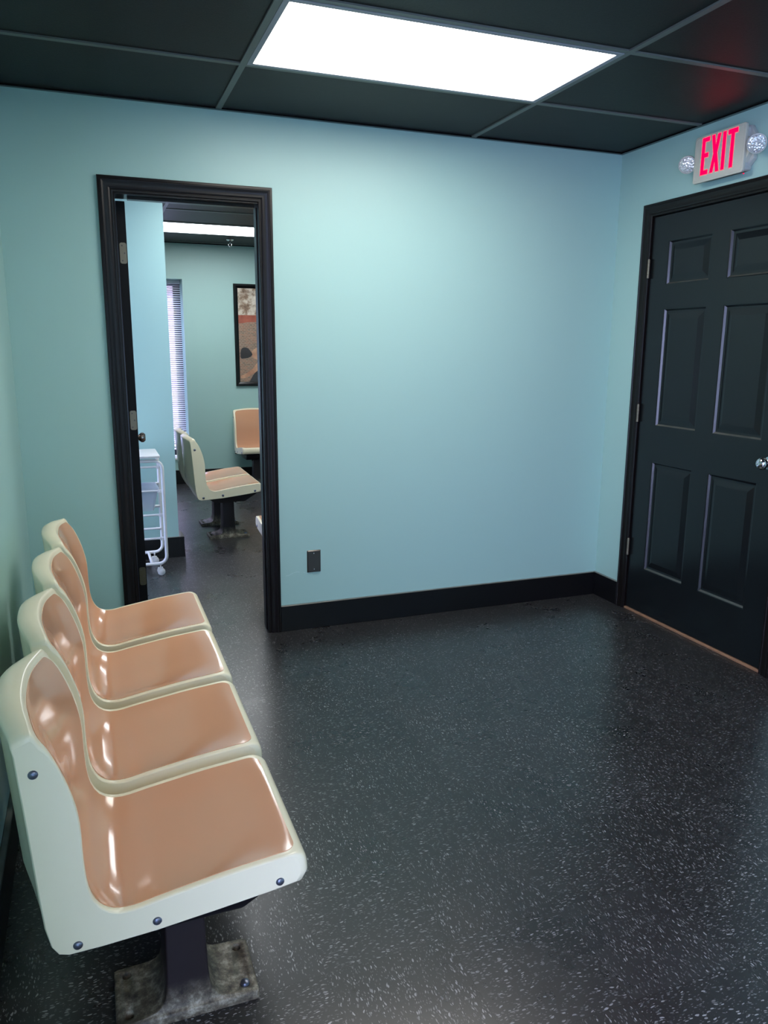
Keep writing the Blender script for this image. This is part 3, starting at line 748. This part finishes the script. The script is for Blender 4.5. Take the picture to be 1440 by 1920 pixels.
# ------------------------------------------------------------------ rolling cart
ct = empty('rolling_cart', (-2.49, 1.35, 0)); tag(ct, 'white tube-framed rolling cart with plastic bin, half hidden behind the open door', 'cart')
def rtube(y):
    pts = []
    x0, x1, z0, z1, r = -.175, .175, .078, .722, .048
    for k, (sx, sz) in enumerate(((1, 1), (-1, 1), (-1, -1), (1, -1))):
        for i in range(7):
            a = math.pi / 2 * (k + i / 6); cxx = x1 - r if sx > 0 else x0 + r; czz = z1 - r if sz > 0 else z0 + r
            pts.append((cxx + r * math.cos(a), y, czz + r * math.sin(a)))
    return pts
for y in (-.15, .15): MB().tube(rtube(y), .0105, 12, closed=True).build('side_frame', M['white'], ct)
for y in (-.15, .15):
    for z in (.684, .536, .386, .237):
        m = MB().tube([(-.172, y + (.008 if y < 0 else -.008), z), (.170, y + (.008 if y < 0 else -.008), z)], .0068, 8)
        m.box(.14, .168, y + (-.002 if y < 0 else -.006), y + (.006 if y < 0 else .002), z - .011, z + .006)
        m.lathe([(.001, 0), (.004, 0), (.003, .002), (.001, .0025)], (.153, y - .003, z - .002), (0, -1, 0), 10)
        m.build('rail', M['white'], ct)
for x in (-.10, .085): MB().tube([(x, -.15, .078), (x, .15, .078)], .009, 10).build('brace', M['white'], ct)
MB().box(-.165, .163, -.185, .165, .742, .757).build('top_board', M['whitetop'], ct, bevel=.003)
for zt in (.545, .245):
    m = MB(); zb2 = zt - .138 if zt > .3 else zt - .12
    o_ = [(zt, .152, .138), (zt - .002, .146, .132), (zb2, .118, .112)]
    rings = [[(x, y, z) for x, y in rr(0, 0, hx, hy, .018, 4)] for z, hx, hy in o_]
    inner = [[(x, y, z) for x, y in rr(0, 0, hx - .0025, hy - .0025, .016, 4)] for z, hx, hy in ((zb2 + .003, .118, .112), (zt, .146, .132))]
    m.loft(rings + inner)
    if zt > .3: 
        b_ = m.build('storage_bin', M['bin'], ct); b_['label'] = 'translucent plastic bin'
        MB().prism(rr(0, zt - .045, .03, .012, .005, 3), lambda a, b, d: (a - .04, -d, b), .125, .142).build('bin_handle', M['bin'], b_)
for x, y in ((.135, -.145), (.120, .135), (-.135, -.145), (-.12, .135)):
    m = MB().tube([(x, y, .075), (x, y, .052)], .005, 8)
    m.prism([(-.016, .052), (-.022, .030), (-.016, .018), (.0, .018), (.012, .035), (.014, .052)], lambda a, b, d: (x + a, y + d, b), -.011, .011)
    c_ = m.build('caster', M['white'], ct, bevel=.001, seg=1)
    MB().lathe([(.001, -.013), (.012, -.013), (.021, -.0105), (.0235, -.006), (.0235, .006), (.021, .0105), (.012, .013), (.001, .013)], (x + .004, y, .0238), (0, 1, 0), 22).build('wheel', M['white'], c_)

# ------------------------------------------------------------------ outside
tag(MB().box(-9, 5, 8.2, 8.4, -.1, 4.2).build('brick_building', brick_mat('pale_lavender_brick', srgb(88, 72, 68), srgb(78, 62, 58), srgb(98, 84, 80), 1.6, rot=True)), 'pale brick wall across the way, glimpsed through the blind', 'building')
og = MB().box(-12, 8, Y2 + .31, 8.2, -.12, -.02); struct(og.build('ground', simple('pavement', srgb(150, 148, 150), .9)), 'pavement outside the far window')

# ------------------------------------------------------------------ light
w = bpy.data.worlds.new('sky'); sc.world = w; w.use_nodes = True
nt = w.node_tree; bg = nt.nodes['Background']; bg.inputs[0].default_value = (.58, .63, 1., 1); bg.inputs[1].default_value = 13.
def portal(loc, rot, sx, sy):
    l = bpy.data.lights.new('window_portal', 'AREA'); l.shape = 'RECTANGLE'; l.size = sx; l.size_y = sy; l.cycles.is_portal = True
    o = bpy.data.objects.new('window_portal', l); COL.objects.link(o); o.location = loc; o.rotation_euler = rot
portal((XL - .12, (LW[0] + LW[1]) / 2, (LW[2] + LW[3]) / 2), (0, -math.pi / 2, 0), LW[3] - LW[2], LW[1] - LW[0])
portal(((WX0 + WX1) / 2, Y2 + .285, (WZ0 + WZ1) / 2), (-math.pi / 2, 0, 0), WX1 - WX0, WZ1 - WZ0)
portal((X2L - .12, (LY[0] + LY[1]) / 2, (LY[2] + LY[3]) / 2), (0, -math.pi / 2, 0), LY[3] - LY[2], LY[1] - LY[0])

# ------------------------------------------------------------------ camera
cam = bpy.data.cameras.new('camera'); co = bpy.data.objects.new('camera', cam); COL.objects.link(co)
CX, CY, CZ, YAW, PITCH, ROLL, FPX = -2.6945, -3.6404, 1.3993, .3605, -.2087, .0065, 1451.3
cam.sensor_fit = 'VERTICAL'; cam.sensor_height = 36; cam.lens = FPX / 1920 * 36; cam.clip_start = .02
f = Vector((math.sin(YAW) * math.cos(PITCH), math.cos(YAW) * math.cos(PITCH), math.sin(PITCH)))
r = Vector((math.cos(YAW), -math.sin(YAW), 0)); u = r.cross(f)
r2 = r * math.cos(ROLL) + u * math.sin(ROLL); u2 = -r * math.sin(ROLL) + u * math.cos(ROLL)
mt = Matrix(((r2.x, u2.x, -f.x, CX), (r2.y, u2.y, -f.y, CY), (r2.z, u2.z, -f.z, CZ), (0, 0, 0, 1)))
co.matrix_world = mt; sc.camera = co

vs = sc.view_settings
vs.view_transform = 'Standard'; vs.look = 'None'; vs.gamma = 1; vs.use_curve_mapping = False; vs.exposure = .66
